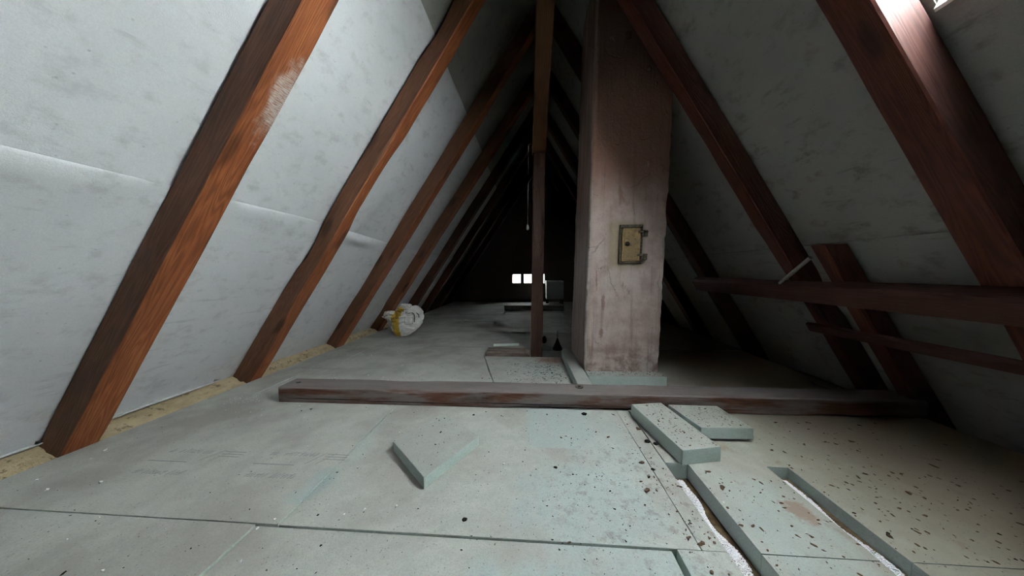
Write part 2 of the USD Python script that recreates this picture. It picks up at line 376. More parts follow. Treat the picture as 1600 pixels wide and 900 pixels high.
def timber(n0, n1, w, d0, d1, seed, wob=.004, wane=.012, seg=.05, r=.006):
    """Squared timber along local x from 0..1 mapped by n0(z), n1(z); y 0..w; z d0..d1; arrises wander and lose wood here and there."""
    L = abs(n1(0) - n0(0)); N = max(6, int(L / seg)); dz = d1 - d0
    cs, K = [], 5
    cy, cz = w / 2, (d0 + d1) / 2
    corners = [(1, 1), (-1, 1), (-1, -1), (1, -1)]
    ring = []
    for i, (sy, sz) in enumerate(corners):
        ny, nz = corners[(i + 1) % 4]
        ring.append((sy, sz, -1)); ring.append((sy, sz, 1))
        for t in (.33, .67):
            ring.append((sy + (ny - sy) * t, sz + (nz - sz) * t, 0))
    s = np.linspace(0, 1, N + 1)
    V = []
    for k, (sy, sz, side) in enumerate(ring):
        y, z = cy + sy * w / 2, cz + sz * dz / 2
        if side:
            ci = corners.index((sy, sz))
            cut = r + wane * np.clip((noise(np.c_[s * L * 2.3, np.full(N + 1, ci * 7.), np.full(N + 1, 0.)], seed) - .62) / .38, 0, 1) ** 1.3 * (1.6 if ci in (0, 1, 2, 3) else 1)
            nb = corners[(ci + (1 if side > 0 else -1)) % 4]
            dy, dzz = (nb[0] - sy) / 2, (nb[1] - sz) / 2
            yy, zz = y + dy * cut, z + dzz * cut
        else:
            yy, zz = np.full(N + 1, y), np.full(N + 1, z)
        wy = (fbm(np.c_[s * L * 1.7, np.full(N + 1, round(sy)), np.full(N + 1, 3.)], 3, seed + 5) - .5) * 2 * wob * (1 if abs(sy) == 1 else .0)
        wz = (fbm(np.c_[s * L * 1.7, np.full(N + 1, 9.), np.full(N + 1, round(sz))], 3, seed + 9) - .5) * 2 * wob * (1 if abs(sz) == 1 else .0)
        yy, zz = yy + wy, zz + wz
        a, b = np.array([n0(q) for q in zz]), np.array([n1(q) for q in zz])
        V.append(np.c_[a + (b - a) * s, yy, zz])
    V = np.array(V); m = len(ring)                                    # m x (N+1) x 3
    v = V.transpose(1, 0, 2).reshape(-1, 3)
    # ring order: corner(-),corner(+) per corner -> reorder so it goes round
    order = []
    for i in range(4):
        order += [i * 4, i * 4 + 1, i * 4 + 2, i * 4 + 3]
    F = []
    for i in range(N):
        for j in range(m):
            a, b = order[j], order[(j + 1) % m]
            F += [(i * m + a, i * m + b, (i + 1) * m + b), (i * m + a, (i + 1) * m + b, (i + 1) * m + a)]
    for e in (0, N):
        c = len(v); v = np.vstack([v, v[e * m:(e + 1) * m].mean(0)])
        for j in range(m):
            a, b = e * m + order[j], e * m + order[(j + 1) % m]
            F.append((c, b, a) if e == 0 else (c, a, b))
    t = trimesh.Trimesh(v, np.array(F), process=False)
    t.fix_normals()
    return t

def frame_matrix(o, x, y, z):
    m = np.eye(4); m[:3, 0], m[:3, 1], m[:3, 2], m[:3, 3] = x, y, z, o
    return m

rng = np.random.default_rng(11)

# ------------------------------------------------------------------ roof geometry (relative to the lens: planes at distance D from the axis)
AL, AR, DL, DR, PR = .9765, 1.0233, 1.385, 1.542, .137
def roof(side):
    sg, a, d = (-1, AL, DL) if side == 'L' else (1, AR, DR)
    return np.array([-sg * math.cos(a), 0, math.sin(a)]), np.array([sg * math.sin(a), 0, math.cos(a)]), d, a
RX, RZ = .156, 2.71 + HC                                            # ridge
Y_FRONT, Y_GABLE = -2.6, 8.2

# floor slab under the boards, end walls, ground outside
floor = thing('floor', kind='structure')
obj('subfloor', bx(-3.3, 3.3, Y_FRONT - .3, Y_GABLE + .3, -.30, -.085), 'sub', floor)
obj('ground', bx(-120, 120, -120, 120, -9.2, -9.0), 'ground', kind='structure')
def gable(name, y0, y1, holes=()):
    tL, nL, dL, aL = roof('L'); tR, nR, dR, aR = roof('R')
    e = .42
    def xat(n, d, z): return (d - n[2] * (z - HC)) / n[0]
    zt = RZ + .80
    poly = Polygon([(xat(nL, dL + e, -.3), -.3), (xat(nR, dR + e, -.3), -.3), (RX + .1, zt), (RX - .1, zt)])
    for h in holes: poly = poly.difference(sbox(*h))
    m = trimesh.creation.extrude_polygon(poly, y1 - y0, engine='earcut')
    m.apply_transform(np.array([[1, 0, 0, 0], [0, 0, -1, y1], [0, 1, 0, 0], [0, 0, 0, 1.]]))
    return obj(name, m, 'gable', kind='structure')
WIN = [(-.545, .525, -.28, .80), (-.205, .525, .06, .80), (.135, .525, .425, .80)]
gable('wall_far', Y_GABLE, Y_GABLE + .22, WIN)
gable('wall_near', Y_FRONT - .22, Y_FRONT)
for i, (x0, z0, x1, z1) in enumerate(WIN):
    w = thing(f'window_{i + 1}', kind='structure', loc=((x0 + x1) / 2, Y_GABLE + .14, z0))
    hw, hh = (x1 - x0) / 2, z1 - z0
    b = .012
    obj('window_frame', cat_([bx(-hw, hw, 0, .04, 0, b), bx(-hw, hw, 0, .04, hh - b, hh), bx(-hw, -hw + b, 0, .04, b, hh - b), bx(hw - b, hw, 0, .04, b, hh - b)]), 'pale_wood', w)
    obj('pane', bx(-hw + b, hw - b, .017, .021, b, hh - b), 'pane', w)

# ------------------------------------------------------------------ roof membrane in overlapping sheets
SKY_Y0, SKY_Y1 = .55, 1.118
def uz(side, z, d):
    t, n, _, a = roof(side)
    return ((z - HC) - d * math.cos(a)) / math.sin(a)
SILL_Z, HEAD_Z = 1.79, 2.62
RAF_Y = {'L': [1.133, 2.015, 3.032, 3.933], 'R': [1.126, 2.029, 3.045, 3.945]}
for s_ in RAF_Y:
    RAF_Y[s_] = [RAF_Y[s_][0] - .9 * k for k in (4, 3, 2, 1)] + RAF_Y[s_] + [RAF_Y[s_][3] + .9 * k for k in range(1, 5)]
ceiling = thing('ceiling', kind='structure')

def sheet(side, z0, z1, y0, y1, off, seed, mat, hole=None, curl=0., step=.055, sag=.010, foot=False, wavytop=0.):
    t, n, d, a = roof(side)
    D = d + PR + off
    u0, u1 = uz(side, z0, D), uz(side, z1, D)
    us = np.linspace(u0, u1, max(4, int((u1 - u0) / step)) + 1); ys = np.linspace(y0, y1, int((y1 - y0) / step) + 1)
    if curl: us = np.unique(np.round(np.r_[us[us < u1 - .17], np.linspace(u1 - .17, u1, 14)], 5))
    if hole:
        us = np.unique(np.round(np.r_[us[(abs(us - hole[0]) > .03) & (abs(us - hole[1]) > .03)], hole[0], hole[1]], 5))
        ys = np.unique(np.round(np.r_[ys[(abs(ys - hole[2]) > .03) & (abs(ys - hole[3]) > .03)], hole[2], hole[3]], 5))
    U, Y = np.meshgrid(us, ys, indexing='ij')
    raf = np.array(RAF_Y[side]) + .065
    dist = np.min(np.abs(Y[..., None] - raf), -1)
    bay = np.clip(dist / .45, 0, 1)
    pts = np.stack([U * 1.1, Y * 1.1, np.zeros_like(U)], -1)
    disp = sag * bay * (fbm(pts * 1.7, 4, seed) * 1.6) + .006 * bay * (fbm(pts * np.array([2.5, 7, 1]), 3, seed + 3) - .5)
    if curl:                                                        # loose top edge bellies into the room between rafters
        k = np.clip((U - (u1 - .16)) / .16, 0, 1)
        wave = .16 + .10 * fbm(np.stack([Y * 1.6, Y * 0, Y * 0], -1), 2, seed + 8) + .9 * np.exp(-((Y - 2.52) / .17) ** 2) + .4 * np.exp(-((Y - 3.45) / .12) ** 2)
        disp = disp - curl * 6.75 * k ** 2 * (1 - k) * wave * np.clip((dist - .05) / .2, 0, 1)
    Dm = D + np.maximum(disp, -1.3 * curl)
    if wavytop:
        U = U + wavytop * np.clip((U - u0) / (u1 - u0), 0, 1) * (np.interp(Y, [-3, 1.9, 2.4, 3.2, 4.2, 6], [0, 0, -.35, -1., -1.1, -1.2]))
    V = n * Dm[..., None] + t * U[..., None] + np.array([0, 0, HC])
    V[..., 1] = Y
    # one row folded in at the foot
    nu, ny = U.shape
    idx = np.arange(nu * ny).reshape(nu, ny)
    q = np.stack([idx[:-1, :-1], idx[1:, :-1], idx[1:, 1:], idx[:-1, 1:]], -1).reshape(-1, 4)
    if hole:
        cu, cy = (U[:-1, :-1] + U[1:, 1:]).ravel() / 2, (Y[:-1, :-1] + Y[1:, 1:]).ravel() / 2
        q = q[~((cu > hole[0]) & (cu < hole[1]) & (cy > hole[2]) & (cy < hole[3]))]
    f = np.vstack([q[:, [0, 1, 2]], q[:, [0, 2, 3]]])
    v = V.reshape(-1, 3)
    th = .004
    v2 = v + n * th
    N = len(v)
    e = np.vstack([f[:, [0, 1]], f[:, [1, 2]], f[:, [2, 0]]])
    es = np.sort(e, 1); _, inv, cnt = np.unique(es, axis=0, return_inverse=True, return_counts=True)
    be = e[cnt[inv.ravel()] == 1]
    rim = np.vstack([np.c_[be[:, 1], be[:, 0], be[:, 0] + N], np.c_[be[:, 1], be[:, 0] + N, be[:, 1] + N]])
    m = trimesh.Trimesh(np.vstack([v, v2]), np.vstack([f, f[:, ::-1] + N, rim]), process=False)
    m.remove_unreferenced_vertices()
    return obj('membrane_sheet', m, mat, ceiling, smooth=50)

Y_WHITE, Y_LINED = 5.75, -.35  # lining left off behind the camera: unseen dark felt soaks up bounce light
sheet('L', -.10, 1.262, Y_LINED, Y_WHITE, 0., 1, 'membrane', curl=.040, wavytop=.075, sag=.006)
sheet('L', 1.10, 2.60, Y_LINED, Y_WHITE, .012, 2, 'membrane', curl=.010, sag=.012)
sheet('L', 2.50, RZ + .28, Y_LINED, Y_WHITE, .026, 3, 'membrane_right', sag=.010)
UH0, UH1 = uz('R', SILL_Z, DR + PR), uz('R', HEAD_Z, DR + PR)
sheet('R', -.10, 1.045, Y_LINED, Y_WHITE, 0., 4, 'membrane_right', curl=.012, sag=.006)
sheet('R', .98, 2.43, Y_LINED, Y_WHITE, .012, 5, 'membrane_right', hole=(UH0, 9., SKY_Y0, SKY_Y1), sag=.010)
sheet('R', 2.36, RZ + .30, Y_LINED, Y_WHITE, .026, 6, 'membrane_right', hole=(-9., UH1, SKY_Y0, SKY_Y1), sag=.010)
for side in 'LR':                                                    # black felt under the tiles: seen where the far end is unlined
    t, n, d, a = roof(side)
    D0 = d + PR + .060
    u0, u1 = uz(side, -.16, D0), uz(side, RZ + .75, D0)
    ya_, yb_ = Y_FRONT - .05, Y_GABLE + .05
    if side == 'L':
        m = bx(u0, u1, ya_, yb_, 0, .012)
    else:
        h0, h1 = UH0 - .012, UH1 + .02
        m = cat_([bx(u0, u1, ya_, SKY_Y0 - .012, 0, .012), bx(u0, u1, SKY_Y1 + .012, yb_, 0, .012), bx(u0, h0, SKY_Y0 - .012, SKY_Y1 + .012, 0, .012), bx(h1, u1, SKY_Y0 - .012, SKY_Y1 + .012, 0, .012)])
    X = frame_matrix(n * D0 + np.array([0, 0, HC]), t, (0, 1, 0), n)
    m.apply_transform(X)
    if np.linalg.det(X[:3, :3]) < 0: m.invert()
    obj('roof_felt', m, 'felt', ceiling)

# skylight in the right slope between the two nearest rafters
tR, nR, dR_, aR_ = roof('R')
sk = thing('window_4', kind='structure')
SX = frame_matrix(nR * (DR + PR) + np.array([0, 0, HC]), tR, (0, -1, 0), nR)    # local x up the slope, y towards -Y, z outwards
def sky_part(name, m, mat):
    m = m.copy(); m.apply_transform(SX); return obj(name, m, mat, sk)
def prism(pts8):
    return trimesh.convex.convex_hull(np.array(pts8, float))
ya, yb = -SKY_Y1, -SKY_Y0
dep = .075
sky_part('lining', prism([(UH0, ya, 0), (UH0, yb, 0), (UH0 + .05, ya, dep), (UH0 + .05, yb, dep), (UH0 - .012, ya, 0), (UH0 - .012, yb, 0), (UH0 + .03, ya, dep), (UH0 + .03, yb, dep)]), 'lining')
sky_part('lining', bx(UH1, UH1 + .02, ya, yb, 0, dep), 'lining')
sky_part('lining', bx(UH0 - .012, UH1 + .02, ya - .02, ya - .001, .03, dep), 'lining')
sky_part('lining', bx(UH0 - .012, UH1 + .02, yb, yb + .02, .03, dep), 'lining')
fw = .028
sky_part('sash', cat_([bx(UH0 + .03, UH0 + .03 + fw, ya, yb, dep, dep + .03), bx(UH1 - fw + .02, UH1 + .02, ya, yb, dep, dep + .03), bx(UH0 + .03 + fw, UH1 + .02 - fw, ya, ya + fw, dep, dep + .03), bx(UH0 + .03 + fw, UH1 + .02 - fw, yb - fw, yb, dep, dep + .03)]), 'sash')
sky_part('pane', bx(UH0 + .03 + fw, UH1 + .02 - fw, ya + fw, yb - fw, dep + .012, dep + .018), 'pane')

# ------------------------------------------------------------------ rafters
def rafter(side, y, w, pr, d, a, seed, mat, label, group=None, z0=-.075, z1=None, name='rafter', wane=.012, wob=.004):
    sg = -1 if side == 'L' else 1
    t = np.array([-sg * math.cos(a), 0, math.sin(a)]); n = np.array([sg * math.sin(a), 0, math.cos(a)])
    o = n * d + np.array([0, 0, HC]) + np.array([0, y, 0])
    up = n if side == 'L' else -n
    s = 1 if side == 'L' else -1
    us = lambda zl: ((z0 - HC) - (d + s * zl) * n[2]) / t[2]
    if z1 is None: ue = lambda zl: (RX + sg * .002 - (d + s * zl) * n[0]) / t[0]
    else: ue = lambda zl: ((z1 - HC) - (d + s * zl) * n[2]) / t[2]
    u_base = us(0)
    m = timber(lambda zl: us(zl) - u_base, lambda zl: ue(zl) - u_base, w, 0 if s > 0 else -pr, pr if s > 0 else 0, seed, wob, wane)
    X = frame_matrix(o + t * u_base, t, (0, 1, 0), up)
    return obj(name, m, mat, None, label, 'rafter', group or ('rafters of the left slope' if side == 'L' else 'rafters of the right slope'), smooth=35, xf=X)

rafter('L', 1.133, .124, .137, 1.3846, .9777, 21, 'rafter_smeared', 'nearest rafter of the left slope, orange brown wood with a chalky white rub mark', wob=.003, wane=.010)
rafter('L', 2.015, .129, .131, 1.3853, .9772, 34, 'rafter', 'second rafter of the left slope, waney edge, standing left of the floor beam end', wane=.024, wob=.007)
rafter('L', 3.032, .134, .136, 1.3826, .9765, 27, 'rafter', 'third rafter of the left slope, straight, with a knot halfway down', wane=.014)
rafter('L', 3.933, .136, .136, 1.3816, .9690, 58, 'rafter', 'fourth rafter of the left slope, crooked, foot beside the paper bag', wane=.026, wob=.009)
far_labels = ['fifth', 'sixth', 'seventh', 'eighth']
for k in range(4):
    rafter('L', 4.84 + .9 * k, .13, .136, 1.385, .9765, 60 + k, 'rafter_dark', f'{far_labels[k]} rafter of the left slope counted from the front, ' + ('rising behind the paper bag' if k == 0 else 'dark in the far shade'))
rafter('R', 1.126, .135, .130, 1.5423, 1.0274, 71, 'rafter_red', 'thick red-brown rafter at the top right, its side lit by the skylight', wob=.002, wane=.003)
rafter('R', 2.029, .104, .134, 1.5423, 1.0150, 72, 'rafter_red', 'slim rafter of the right slope crossing in front of the chimney top', wane=.022)
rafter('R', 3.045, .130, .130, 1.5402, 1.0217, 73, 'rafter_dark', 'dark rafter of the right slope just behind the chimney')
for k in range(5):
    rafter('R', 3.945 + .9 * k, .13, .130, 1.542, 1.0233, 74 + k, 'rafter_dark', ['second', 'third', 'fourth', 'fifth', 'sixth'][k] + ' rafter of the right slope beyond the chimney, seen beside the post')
# short trimmed rafter whose top end stands free above the low purlin
rafter('R', 1.748, .082, .118, 1.5423, 1.0233, 95, 'rafter_red', 'short cut-off rafter ending just above the low purlin on the right', z1=1.03, name='jack_rafter', wane=.006)

# purlin and rail laid on the inner faces of the right rafters
def on_slope(name, y0, y1, dfar, dnear, ztop, length, seed, mat, label, cat):
    t, n, d, a = roof('R')
    u1 = uz('R', ztop, dnear)
    w = length; o = n * dfar + t * u1 + np.array([0, y0, HC])
    # local x along +Y, y down the slope, z inwards
    m = timber(lambda z: 0., lambda z: y1 - y0, w, 0, dfar - dnear, seed, .003, .010)
    X = frame_matrix(o, (0, 1, 0), -t, -n)
    return obj(name, m, mat, None, label, cat, smooth=35, xf=X)
on_slope('purlin', -1.6, 3.18, DR - .001, DR - .078, HC - .106, .135, 101, 'rafter_red', 'heavy red-brown purlin running low along the right rafters', 'beam')
on_slope('rail', -1.2, 2.135, DR - .001, DR - .030, .491, .070, 102, 'rafter_red', 'thin reddish rail nailed to the rafters under the purlin', 'rail')
m = cyl((1.72, 2.02, .790), (1.70, 1.80, .955), .012, 8)
obj('strut', m, 'dark_strut', None, 'thin pale round bar leaning from the purlin to the cut-off rafter', 'bar')

# ridge purlin, posts, knee brace
def straight(name, a, b, w, dep, seed, mat, label, cat, up=(0, 0, 1), **kw):
    """Timber from a to b (centre of the lower face), w across, dep along up."""
    a, b = np.array(a, float), np.array(b, float)
    x = b - a; L = np.linalg.norm(x); x /= L
    z = np.array(up, float); z = z - x * (z @ x); z /= np.linalg.norm(z); y = np.cross(z, x)
    c0 = kw.pop('c0', 0.); c1 = kw.pop('c1', 0.)
    m = timber(lambda q: c0 * q, lambda q: L + c1 * q, w, 0, dep, seed, kw.get('wob', .003), kw.get('wane', .008))
    X = frame_matrix(a - y * w / 2, x, y, z)
    return obj(name, m, mat, kw.get('parent'), label, cat, smooth=35, xf=X)
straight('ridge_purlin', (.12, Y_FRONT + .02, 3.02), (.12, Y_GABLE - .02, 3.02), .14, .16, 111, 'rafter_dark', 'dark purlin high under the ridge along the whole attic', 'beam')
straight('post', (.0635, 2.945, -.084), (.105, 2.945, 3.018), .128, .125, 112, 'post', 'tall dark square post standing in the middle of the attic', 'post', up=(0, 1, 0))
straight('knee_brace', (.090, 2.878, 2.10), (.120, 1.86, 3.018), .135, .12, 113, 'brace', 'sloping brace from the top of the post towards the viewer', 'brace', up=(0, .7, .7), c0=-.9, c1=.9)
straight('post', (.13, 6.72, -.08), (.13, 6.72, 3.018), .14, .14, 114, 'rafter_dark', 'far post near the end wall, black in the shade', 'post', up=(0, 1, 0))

# pull cord
pc = thing('pull_cord', 'thin white pull cord with a small knob hanging beside the post', 'cord', (-.028, 2.87, 0))
obj('string', cyl((0, 0, 1.36), (.010, 0, 2.16), .0022, 8), 'cord', pc)
m = lathe([(0, 0), (.011, .004), (.014, .022), (.010, .045), (.003, .058), (0, .058)], 14); m.apply_translation((0, 0, 1.305))
obj('knob', m, 'white', pc, smooth=40)
obj('hook', cat_([cyl((.010, 0, 2.16), (.035, .01, 2.17), .003, 8), cyl((.035, .01, 2.17), (.062, .012, 2.17), .005, 8)]), 'iron', pc)

# ------------------------------------------------------------------ insulation boards of the floor
T = -.080
chim_fp = sbox(.425, 2.235, 1.045, 2.965)
boards = [
    (rect(-2.262, -.9665, .05, .8545), -.002), (rect(-.9635, .447, .05, .8545), -.009), (rect(.463, .616, .05, .8545), -.002), (rect(.716, 1.055, .05, .8535), -.001),
    (rect(1.145, 2.33, .05, .8545), .0),
    (rect(-2.262, -.884, .8560, 1.735), 0.), (rect(-.8805, .539, .8560, 1.735), -.002), (rect(.5415, .616, .8560, 1.735), -.003),
    ([(.619, 1.258), (.716, 1.258), (.716, .8545), (1.055, .8545), (1.055, 1.257), (1.145, 1.257), (1.145, .8560), (2.33, .8560), (2.33, 1.735), (.619, 1.735)], 0.),
    (rect(-2.262, -2.005, 1.738, 2.357), 0.), (rect(-2.001, -1.057, 1.738, 2.357), -.003), ([(-1.053, 1.738), (.325, 1.738), (.325, 2.017), (-.264, 2.017), (-.366, 2.357), (-1.053, 2.357)], -.001),
    ([(-.259, 2.020), (.325, 2.020), (.325, 2.815), (-.480, 2.815)], -.005),
    (rect(-2.262, -1.868, 2.360, 3.137), -.001), ([(-1.865, 2.360), (-.369, 2.360), (-.486, 2.815), (-.492, 3.137), (-1.865, 3.137)], -.003),
    (rect(-.488, .42, 3.035, 3.137), -.002),
    (Polygon(rect(.328, 2.33, 1.738, 2.815)).difference(chim_fp), -.004), (Polygon(rect(.425, 2.33, 2.819, 3.137)).difference(chim_fp), -.006),
]
xs_rows = {3.140: (-1.2, .35, 1.3), 3.95: (-1.85, -.62, .62, 1.7), 4.76: (-1.2, .05, 1.2), 5.57: (-1.85, -.55, .7, 1.7), 6.38: (-1.2, .05, 1.2), 7.19: (-1.85, -.55, .7)}
for y, xs in xs_rows.items():
    e = [-2.262, *xs, 2.33]
    for a, b in zip(e[:-1], e[1:]):
        boards.append((rect(a + .0015, b - .0015, y + .001, min(y + .807, Y_GABLE - .005)), -.004 * rng.random()))
for y0, y1 in ((-.77, .047),):  # no boards further back: unseen bare subfloor keeps bounce light down
    for a, b in ((-2.262, -.4), (-.397, 1.0), (1.003, 2.33)):
        boards.append((rect(a, b, y0, y1), -.003))
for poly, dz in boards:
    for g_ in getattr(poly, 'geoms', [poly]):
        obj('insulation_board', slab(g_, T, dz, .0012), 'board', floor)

# faint worn print on two of the boards: rows of slanted strokes, illegible in the photo too
def strokes(x0, x1, y, h, seed, gap=.016):
    r = np.random.default_rng(seed); out = []
    x = x0
    while x < x1:
        w = r.uniform(.004, .007); l = h * r.uniform(.55, 1.)
        if r.random() < .82:
            s = l * .45
            out.append(extrude(Polygon([(x, y), (x + w, y), (x + w + s, y + l), (x + s, y + l)]), .0003, .0007))
            if r.random() < .5:
                yy = y + l * r.random() * .8
                out.append(extrude(Polygon(rect(x, x + gap * .9, yy, yy + .004)), .0003, .0007))
        x += gap * r.uniform(.8, 1.25)
    return out
pr_ = []
for k, (xa, y) in enumerate(((-1.86, 1.19), (-1.34, 1.20))):
    pr_ += strokes(xa + .08, xa + .30, y, .030, 5 + k); pr_ += strokes(xa + .10, xa + .32, y - .14, .030, 15 + k)
    pr_.append(extrude(Polygon(rect(xa + .06, xa + .26, y - .063, y - .058)), .0003, .0007))
    for j in range(3):
        pr_.append(extrude(Polygon(rect(xa + .36, xa + .47, y + .018 - j * .017, y + .022 - j * .017)), .0003, .0007))
    for s in (0, .05):
        pr_.append(extrude(Polygon([(xa + .30 + s, y - .05), (xa + .304 + s, y - .05), (xa + .354 + s, y + .03), (xa + .35 + s, y + .03)]), .0003, .0007))
obj('printed_marking', cat_(pr_), 'print', floor, label='faint grey worn print on the boards', kind='stuff')

obj('gravel_bed', cat_([bx(.618, .7145, .45, 1.254, -.086, -.069), bx(1.057, 1.1435, .45, 1.254, -.086, -.049)]), 'sub', floor)
# white foam beads on the dirt in the two open channels
def beads(x0, x1, y0, y1, n, seed, zb=-.085):
    r = np.random.default_rng(seed)
    ico = trimesh.creation.icosphere(0, 1.)
    y = r.uniform(y0, y1, n); u = r.random(n) ** 1.4
    x = x0 + u * (x1 - x0) * (.78 + .22 * np.sin(y * 23) * np.sin(y * 7 + 1)); rad = r.uniform(.0014, .0028, n)
    z = zb + rad + .010 * (1 - u) * r.random(n)
    v = ico.vertices[None] * rad[:, None, None] + np.c_[x, y, z][:, None]
    f = ico.faces[None] + (np.arange(n) * len(ico.vertices))[:, None, None]
    return trimesh.Trimesh(v.reshape(-1, 3), f.reshape(-1, 3), process=False)
obj('foam_beads', beads(.630, .702, .45, 1.235, 11000, 3, -.068), 'bead', None, 'loose white foam beads in the left open channel of the floor', 'foam beads', kind='stuff')
obj('foam_beads', beads(1.080, 1.136, .45, 1.235, 9500, 4, -.048), 'bead', None, 'loose white foam beads in the right open channel of the floor', 'foam beads', kind='stuff')

# ------------------------------------------------------------------ loose boards
def wedge(name, corners, z0, z1, label, mat='board_cut', c=.002, lift=None, rough=.0015, seed=0):
    p = np.array(corners, float); ctr = p.mean(0)
    m = slab(Polygon(p - ctr), 0, z1 - z0, c)
    for _ in range(4): m = m.subdivide() if len(m.faces) < 1500 else m
    v = m.vertices
    nn = fbm(v * 22 + seed * 3.1, 3, seed) - .5
    horiz = m.vertex_normals.copy(); horiz[:, 2] *= .3
    m.vertices = v + horiz * (nn * 2 * rough)[:, None]
    if lift is not None:
        m.vertices[:, 2] += m.vertices[:, :2] @ np.array(lift)
        m.vertices[:, 2] -= m.vertices[:, 2].min()
    t = thing(name, label, 'insulation board', (ctr[0], ctr[1], z0), group={'loose_board': 'loose offcuts on the floor', 'plinth_board': 'boards round the chimney foot', 'thin_strip': 'thin strips by the post'}[name])
    obj('board', m, mat, t, smooth=30)
    return t
wedge('loose_board', [(-.673, 1.262), (-.431, 1.040), (-.259, 1.334), (-.520, 1.545)], .0, .050, 'square offcut of pale green board lying alone on the left floor', seed=1)
wedge('loose_board', [(.683, 1.242), (.873, 1.280), (.800, 1.700), (.612, 1.672)], .002, .072, 'thick narrow offcut of board end-on at the head of the left channel', seed=2)
wedge('loose_board', [(.876, 1.432), (1.138, 1.440), (1.128, 1.702), (.842, 1.702)], .002, .060, 'wider dusty offcut lying right of the narrow one against the beam', seed=3, lift=(0, -.05))
wedge('plinth_board', [(.338, 1.925), (.442, 1.925), (.421, 2.81), (.318, 2.81)], .0, .072, 'long strip of board along the left side of the chimney foot', seed=4)
wedge('plinth_board', [(.448, 2.115), (1.042, 2.135), (1.036, 2.232), (.446, 2.232)], .0, .070, 'mint green strip of board across the front of the chimney foot', seed=5)
wedge('thin_strip', [(-.407, 2.972), (-.127, 3.010), (-.150, 3.042), (-.395, 3.030)], .058, .086, 'small mint strip of board on the plank left of the post', seed=6)
wedge('thin_strip', [(.138, 3.060), (.240, 3.060), (.240, 3.100), (.138, 3.100)], -.002, .045, 'greyish narrow strip of board on the floor right behind the post', seed=7)

# ------------------------------------------------------------------ beam across the floor
tb = thing('tie_beam', 'weathered timber beam lying across the floor from left to right', 'beam', (-1.708, 1.714, .0))
def part_timber(parent, name, L, w, dep, seed, mat, xf, **kw):
    m = timber(lambda q: 0., lambda q: L, w, 0, dep, seed, kw.get('wob', .004), kw.get('wane', .012), r=kw.get('r', .006))
    return obj(name, m, mat, parent, smooth=35, xf=xf)
part_timber(tb, 'timber', 4.035, .158, .106, 121, 'tie', frame_matrix((0, 0, 0), (1, .004, 0), (-.004, 1, 0), (0, 0, 1)), wob=.003, wane=.016)
# long drying cracks on the front face: thin dark wedges let into the wood
cr = []
for (x0, x1, z) in ((.05, .62, .030), (.55, 1.35, .022), (1.30, 2.25, .030), (2.2, 3.1, .026)):
    n = 16; xs = np.linspace(x0, x1, n)
    zz = z + .006 * (fbm(np.c_[xs * 5, xs * 0, xs * 0], 3, int(x0 * 100)) - .5)
    hh = .0022 * np.sin(np.linspace(0, np.pi, n)) ** .7 + .0003
    cr.append(extrude(Polygon(np.r_[np.c_[xs, zz - hh], np.c_[xs, zz + hh][::-1]]), 0, .006))
cm = cat_(cr); cm.apply_transform(np.array([[1, 0, 0, 0], [0, 0, -1, .0045], [0, 1, 0, 0], [0, 0, 0, 1.]]))
cm.vertices[:, 1] += .004 * cm.vertices[:, 0]
obj('crack', cm, 'black', tb, label='long dark drying cracks', kind='stuff')
for (x, y, rr, nm) in ((.325, 1.823, .026, 'washer'),):
    w = lathe([(.0105, 0), (rr, 0), (rr, .004), (.0105, .004), (.0105, 0)], 28); w.apply_translation((x + 1.708, y - 1.714, .1065))
    obj('washer', w, 'washer', tb, smooth=30)
    b = lathe([(0, 0), (.010, 0), (.010, .0025), (0, .0025)], 16); b.apply_translation((x + 1.708, y - 1.714, .1065))
    obj('bolt_hole', b, 'black', tb)
b = lathe([(0, 0), (.013, 0), (.012, .0015), (0, .0015)], 16); b.apply_scale((1.4, .8, 1)); b.apply_translation((.075, .08, .1062))
obj('bolt_hole', b, 'black', tb)

# plank and sill timber under the post
pk = thing('sill_plank', 'short grey plank set in the floor under the post', 'plank', (-.474, 2.832, 0))
m = timber(lambda q: .25 * max(0, q), lambda q: .47 - 1.4 * max(0, q), .165, -.07, .040, 131, .003, .010)
obj('timber', m, 'plank', pk, smooth=35)

# cone with a thin spike, and a small knobbly lump by the post
m = cat_([lathe([(0, 0), (.055, 0), (.057, .012), (.030, .065), (.012, .115), (.0045, .13), (.003, .215), (0, .215)], 20)])
obj('spiked_cone', m, 'black', None, 'small black cone with a thin upright spike beside the chimney', 'cone', smooth=40, xf=frame_matrix((.303, 3.092, -.002), (1, 0, 0), (0, 1, 0), (0, 0, 1)))
m = trimesh.creation.icosphere(2, 1.); m.vertices *= (1 + .35 * (fbm(m.vertices * 2.2, 3, 4) - .5))[:, None]; m.apply_scale((.028, .028, .045)); m.apply_translation((0, 0, .042))
obj('dark_lump', m, 'soot', None, 'dark knobbly lump on the floor right behind the post', 'lump', smooth=60, xf=frame_matrix((.170, 3.36, -.002), (1, 0, 0), (0, 1, 0), (0, 0, 1)))

